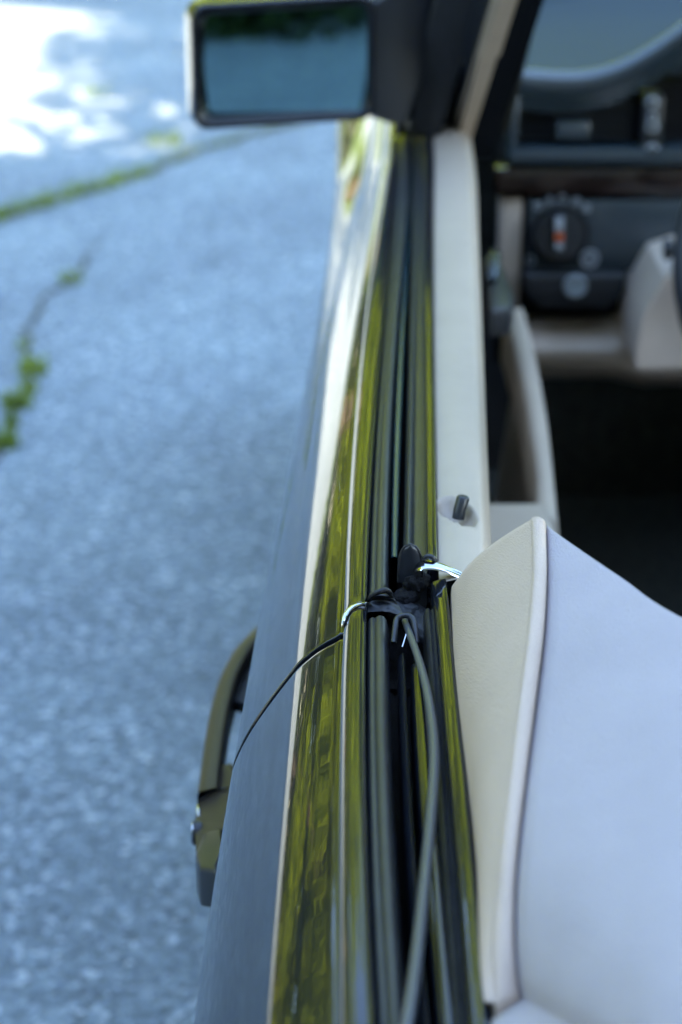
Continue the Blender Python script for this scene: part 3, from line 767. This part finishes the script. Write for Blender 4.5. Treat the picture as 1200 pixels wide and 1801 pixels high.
# knee panel and steering column shroud, beige
kn = []
for t in np.linspace(0, 1, 24):
    px = 930 + t * 420
    lift = 0 if px < 1070 else min(1, (px - 1070) / 60)
    r1 = 558 - 100 * lift * lift; r2 = 616 - 10 * lift; r3 = 646 + 12 * lift
    kn.append([D(px, r1 - 8, .10), D(px, r1, .05), D(px, r1 + 22, .025), D(px, r2 - 8, .0), D(px, r2 + 4, -.004), D(px, r3, .008), D(px, r3 + 10, .04), D(px, r3 + 20, .12)])
v, f = grid(kn); mesh_obj('knee_panel', v, f, PALE, dash, True)
sh = []
for t in np.linspace(0, 1, 14):
    y = DYP + .03 - .16 * t
    sh.append([Vector((x, y, z)) for x, z in [(.347, .635), (.345, .66), (.350, .70), (.372, .745), (.40, .755), (.44, .755), (.47, .72), (.475, .64)]])
v, f = grid(sh); n0 = len(v)
f.append(tuple(range(n0 - 8, n0)))
shroud = mesh_obj('column_shroud', v, f, PALE, car, True, None, 40)
tube_obj('stalk', smooth_path([D(1250, 470, -.10), D(1205, 445, -.11), D(1180, 440, -.12), D(1166, 440, -.12)], 12), [.008] * 8 + [.012, .013, .012, .008], BLACKP, shroud, 14)
wc = Vector((.568, 1.93, .80)); wt = Euler((R(-62), 0, 0)).to_matrix(); rows = []
whl = []
for k in range(49):
    a = 2 * math.pi * k / 48; p = wc + wt @ Vector((math.cos(a) * .195, 0, math.sin(a) * .195)) if False else wc + Euler((R(25), 0, 0)).to_matrix() @ Vector((math.cos(a) * .2, 0, math.sin(a) * .2))
    whl.append(p)
# steering wheel
rows = []
for k in range(48):
    a = 2 * math.pi * k / 48; q = Euler((R(-25), 0, 0)).to_matrix()
    e = Vector((math.cos(a), 0, math.sin(a))); row = []
    for j in range(12):
        b_ = 2 * math.pi * j / 12
        row.append(wc + q @ (e * (.2 + .015 * math.cos(b_)) + Vector((0, .015 * math.sin(b_), 0))))
    rows.append(row)
rows.append(rows[0]); v, f = grid(rows, True)
wheel = mesh_obj('steering_wheel', v, f, simple('blue_black_wheel_leather', (.02, .026, .034), .4), car, True)
blob_c = wc
bm = bmesh.new(); box_bm(bm, wc + Vector((0, .02, 0)), (.14, .05, .12), Euler((R(-25), 0, 0)), .02, 3); bm_obj('hub', bm, DASH, wheel, True, None, 40)
for sx in (-1, 1):
    box('spoke', wc + Vector((sx * .125, .012, -.01)), (.15, .016, .04), DASH, wheel, Euler((R(-25), 0, 0)), .006)

# ---- cabin floor, seat, bulkhead, bonnet, tail: the rest of the body
box('cabin_floor', (.78, 1.4, .22), (1.56, 2.7, .03), CARPET, car, None, .01)
box('firewall', (.78, 2.62, .55), (1.44, .03, .7), CARPET, car, None, .01)
box('sill', (.16, 1.5, .34), (.12, 1.5, .2), CARPET, car, None, .02)
box('rear_bulkhead', (.78, .30, .55), (1.3, .03, .62), CARPET, car, None, .01)
box('centre_tunnel', (.78, 1.5, .38), (.22, 2.0, .3), CARPET, car, None, .03)
def seat(xc, name):
    s = thing('x', 'x', 'x', (0, 0, 0)); bpy.data.objects.remove(s)
    bm = bmesh.new(); box_bm(bm, (xc, 1.42, .43), (.48, .52, .16), Euler((R(6), 0, 0)), .05, 4)
    o = bm_obj('front_seat', bm, BEIGE, car, True)
    bm = bmesh.new(); box_bm(bm, (xc, 1.08, .74), (.46, .13, .58), Euler((R(20), 0, 0)), .05, 4); bm_obj('backrest', bm, BEIGE, o, True)
    bm = bmesh.new(); box_bm(bm, (xc, .95, 1.10), (.26, .09, .17), Euler((R(18), 0, 0)), .035, 4); bm_obj('headrest', bm, BEIGE, o, True)
seat(.52, 'a'); seat(1.08, 'b')
bm = bmesh.new()
def hood_row(y):
    a = E2(y) + inb(y) + .006; b_ = 1.56 - a
    zt = BELT - .011
    return [Vector((a + (b_ - a) * t, y, zt + .055 * math.sin(math.pi * t) ** .6 * (1 - max(0, (y - 2.2) / 1.5) * .3) - .10 * max(0, (y - 2.6) / 1.0) ** 2)) for t in np.linspace(0, 1, 17)]
v, f = grid([hood_row(y) for y in np.linspace(2.52, 3.5, 16)]); mesh_obj('bonnet', v, f, PAINT, car, True)
v, f = grid([hood_row(y) for y in np.linspace(-1.0, -.25, 12)]); mesh_obj('boot_lid', v, f, PAINT, car, True)
def mirror_side(o, name):
    me = o.data.copy(); me.transform(Matrix.Translation((1.56, 0, 0)) @ Matrix.Diagonal((-1, 1, 1, 1))); me.flip_normals()
    return link(name, me, None, car)
mirror_side(door, 'door'); mirror_side(quarter, 'rear_quarter_panel'); mirror_side(wing, 'front_wing')
box('front_bumper', (.78, 3.56, .48), (1.5, .14, .42), PAINT, car, None, .05, 4)
box('rear_bumper', (.78, -1.06, .50), (1.5, .14, .42), PAINT, car, None, .05, 4)
tail = box('tail_panel', (.78, -1.03, .78), (1.36, .05, .28), PAINT, car, None, .02, 3)
for (x, y) in ((.06, .06), (1.50, .06), (.14, 2.82), (1.42, 2.82)):
    sx = -1 if x < .7 else 1
    o = disc_obj('wheel', (x + sx * -.03, y, .312), (sx, 0, 0), .312, .195, TYRE, car, .03, 36)
    disc_obj('rim', (x + sx * .07, y, .312), (sx, 0, 0), .20, .03, ALLOY, o, .01, 28)

# ------------------------------------------------------------------ unseen house added behind the car to shade the drive
hx0, hx1, hy0, hy1, ev = -9.0, 5.5, -12.0, -4.25, 7.80
house = thing('house', 'tall grey rendered house with a slate roof, added unseen behind the car for shade', 'house', (hx0, hy0, 0))
box('wall', ((hx0 + hx1) / 2, (hy0 + hy1) / 2, ev / 2), (hx1 - hx0, hy1 - hy0, ev), STUCCO, house)
ry = (hy0 + hy1) / 2
prism('roof', [Vector((hx0 - .3, hy1 + .35, ev - .05)), Vector((hx0 - .3, hy1 + .35, ev + .1)), Vector((hx0 - .3, ry, ev + 1.6)), Vector((hx0 - .3, hy0 - .35, ev + .1)), Vector((hx0 - .3, hy0 - .35, ev - .05))], (hx1 - hx0 + .6, 0, 0), ROOF, house)
for zz in (1.7, 4.7):
    for xx in (-6.5, -3.2, 1.2, 3.8):
        wv = box('window', (xx, hy1 + .02, zz), (1.3, .08, 1.4), WHITEP, house, None, .01)
        for sx in (-1, 1): box('pane', (xx + sx * .31, hy1 + .065, zz), (.55, .02, 1.22), PANE, wv)
dr = box('door', (-.9, hy1 + .02, 1.05), (.95, .08, 2.1), simple('dark_green_door', (.012, .03, .022), .4), house, None, .01)
disc_obj('handle', (-.55, hy1 + .08, 1.05), (0, 1, 0), .03, .05, CHROME, dr)

# ------------------------------------------------------------------ trees
def foliage(name, lobes, n, size, m, seed, drop=0):
    g = np.random.default_rng(seed)
    wts = np.array([a[3] ** 2 for a in lobes]); wts = wts / wts.sum()
    ids = g.choice(len(lobes), n, p=wts); L = np.array(lobes)[ids]
    d = g.normal(size=(n, 3)); d /= np.linalg.norm(d, axis=1)[:, None]
    r = g.random(n) ** .38
    c = L[:, :3] + d * (L[:, 3] * r)[:, None] * np.array([1, 1, .85])
    u = g.normal(size=(n, 3)); u /= np.linalg.norm(u, axis=1)[:, None]
    t = g.normal(size=(n, 3)); w_ = np.cross(u, t); w_ /= np.linalg.norm(w_, axis=1)[:, None]
    s = (size * g.uniform(.6, 1.3, n))[:, None]
    V = np.stack([c - u * s, c - w_ * s * .55, c + u * s, c + w_ * s * .55], 1).reshape(-1, 3)
    me = bpy.data.meshes.new(name)
    me.from_pydata(V.tolist(), [], (np.arange(n * 4).reshape(-1, 4)).tolist()); me.update(); me.materials.append(m)
    return me
def trunk_mesh(name, h, r, seed, lobes):
    rr = random.Random(seed); bm = bmesh.new()
    def limb(a, b_, r0, r1):
        pts = smooth_path([a, a.lerp(b_, .5) + Vector((rr.uniform(-.2, .2), rr.uniform(-.2, .2), 0)) * (b_ - a).length * .2, b_], 8)
        prev = None
        for i, p in enumerate(pts):
            t = i / 7; rad = r0 + (r1 - r0) * t; d = (pts[min(i + 1, 7)] - pts[max(i - 1, 0)]).normalized()
            x = d.orthogonal().normalized(); y = d.cross(x)
            rg = [bm.verts.new(p + x * math.cos(k * math.pi / 4) * rad + y * math.sin(k * math.pi / 4) * rad) for k in range(8)]
            if prev:
                for k in range(8): bm.faces.new((prev[k], prev[(k + 1) % 8], rg[(k + 1) % 8], rg[k]))
            prev = rg
    limb(Vector((0, 0, -.1)), Vector((0, 0, h)), r, r * .3)
    for l in lobes[::2]:
        limb(Vector((0, 0, max(.6, l[2] - l[3] * .9 - .5) if l[2] < h else h * .8)), Vector(l[:3]), r * .4, r * .08)
    bmesh.ops.recalc_face_normals(bm, faces=bm.faces)
    me = bpy.data.meshes.new(name); bm.to_mesh(me); bm.free(); me.materials.append(BARK)
    me.polygons.foreach_set('use_smooth', [True] * len(me.polygons)); return me
def lobes_for(seed, h, spread, base, k):
    rr = random.Random(seed); out = []
    for i in range(k):
        t = (i + .5) / k; z = base + (h - base) * t
        wd = spread * math.sin(math.pi * (.18 + .72 * t)); a = i * 2.4 + rr.uniform(-.4, .4)
        out.append((math.cos(a) * wd * .62, math.sin(a) * wd * .62, z, spread * rr.uniform(.36, .52)))
    out.append((0, 0, h * .72, spread * .6)); return out
KINDS = []
for seed, h, sp, base, k, n, sz, m in ((1, 13.5, 3.6, 2.2, 15, 13000, .16, LEAF_A), (2, 15.5, 3.9, 2.4, 17, 14000, .165, LEAF_A), (3, 12.0, 3.3, 1.6, 14, 12000, .155, LEAF_B), (4, 14.5, 2.5, .8, 15, 12000, .15, LEAF_D)):
    lb = lobes_for(seed, h, sp, base, k)
    if m is LEAF_D: lb = [(x * (1.15 - z / h), y * (1.15 - z / h), z, r * (1.3 - z / h)) for x, y, z, r in lb]
    KINDS.append((trunk_mesh('trunk', h * .85, .22 + .01 * seed, seed, lb), foliage('crown', lb, n, sz, m, seed)))
LBL = ['broad yellow green leafy tree at the edge of the drive', 'tall yellow green leafy tree beyond the drive', 'mid green leafy tree beyond the drive', 'dark narrow conifer beyond the drive']
def plant(kind, x, y, rz, sc, group='trees beyond the drive', label=None):
    t = thing('conifer_tree' if kind == 3 else 'leafy_tree', label or LBL[kind], 'tree', (x, y, -.03), rz, group); t.scale = (sc, sc, sc)
    for nm, me in zip(('trunk', 'crown'), KINDS[kind]):
        o = bpy.data.objects.new(nm, me); COL.objects.link(o); o.parent = t
tr = random.Random(11)
k = 0
for row, (rad, a0, a1, n) in enumerate(((17.5, -95, 24, 14), (23.5, -100, 28, 16))):
    for i in range(n):
        a = R(a0 + (a1 - a0) * (i + tr.uniform(-.25, .25)) / (n - 1)); rr_d = rad + tr.uniform(-1.2, 1.2)
        kind = tr.choice([0, 1, 2, 0, 1]) if row == 0 else tr.choice([1, 3, 2, 3])
        plant(kind, math.sin(a) * rr_d, math.cos(a) * rr_d + 2, tr.uniform(0, 6.28), tr.uniform(.85, 1.12))
lb = lobes_for(9, 14.0, .95, 9.0, 8)
KINDS.append((trunk_mesh('trunk', 13.0, .12, 9, lb), foliage('crown', lb, 900, .2, LEAF_B, 9))); LBL.append('slender tree with a high narrow crown behind the house')
plant(0, 7.2, 1.4, .7, .74, 'trees around the house', 'broad leafy tree well to the right of the parked car')
plant(2, 3.15, 1.6, .7, .44, 'trees around the house', 'small leafy tree close beside the parked car')
plant(4, 5.7, -2.2, 0, .9, 'trees around the house')
for i in range(7):
    plant(tr.choice([2, 3, 2]), -16 + i * 4.3 + tr.uniform(-1, 1), -17 + tr.uniform(-2, 2), tr.uniform(0, 6), tr.uniform(.7, .95), 'trees behind the drive', 'leafy tree behind the tall house')
# undergrowth below the trees and the clipped hedge behind the car
def shrub_mass(name, pts, n, size, m, seed, label, cat, kind='stuff'):
    me = foliage(name, pts, n, size, m, seed); o = bpy.data.objects.new(name, me); COL.objects.link(o); return tag(o, label, cat, kind=kind)
ug = [(math.sin(R(a)) * 19.5, math.cos(R(a)) * 19.5 + 2, 1.1 + .5 * math.sin(a * .7), 1.7) for a in np.linspace(-100, 44, 52)]
shrub_mass('undergrowth', ug, 16000, .16, LEAF_D, 21, 'dark undergrowth below the trees beyond the drive', 'undergrowth')
hg = [(x, -4.0, z, .45) for x in np.linspace(-8.8, -.95, 26) for z in (.15, .6, 1.1, 1.6)]
shrub_mass('hedge', hg, 60000, .06, HEDGE, 22, 'dark green hedge along the front wall of the house', 'hedge', None)
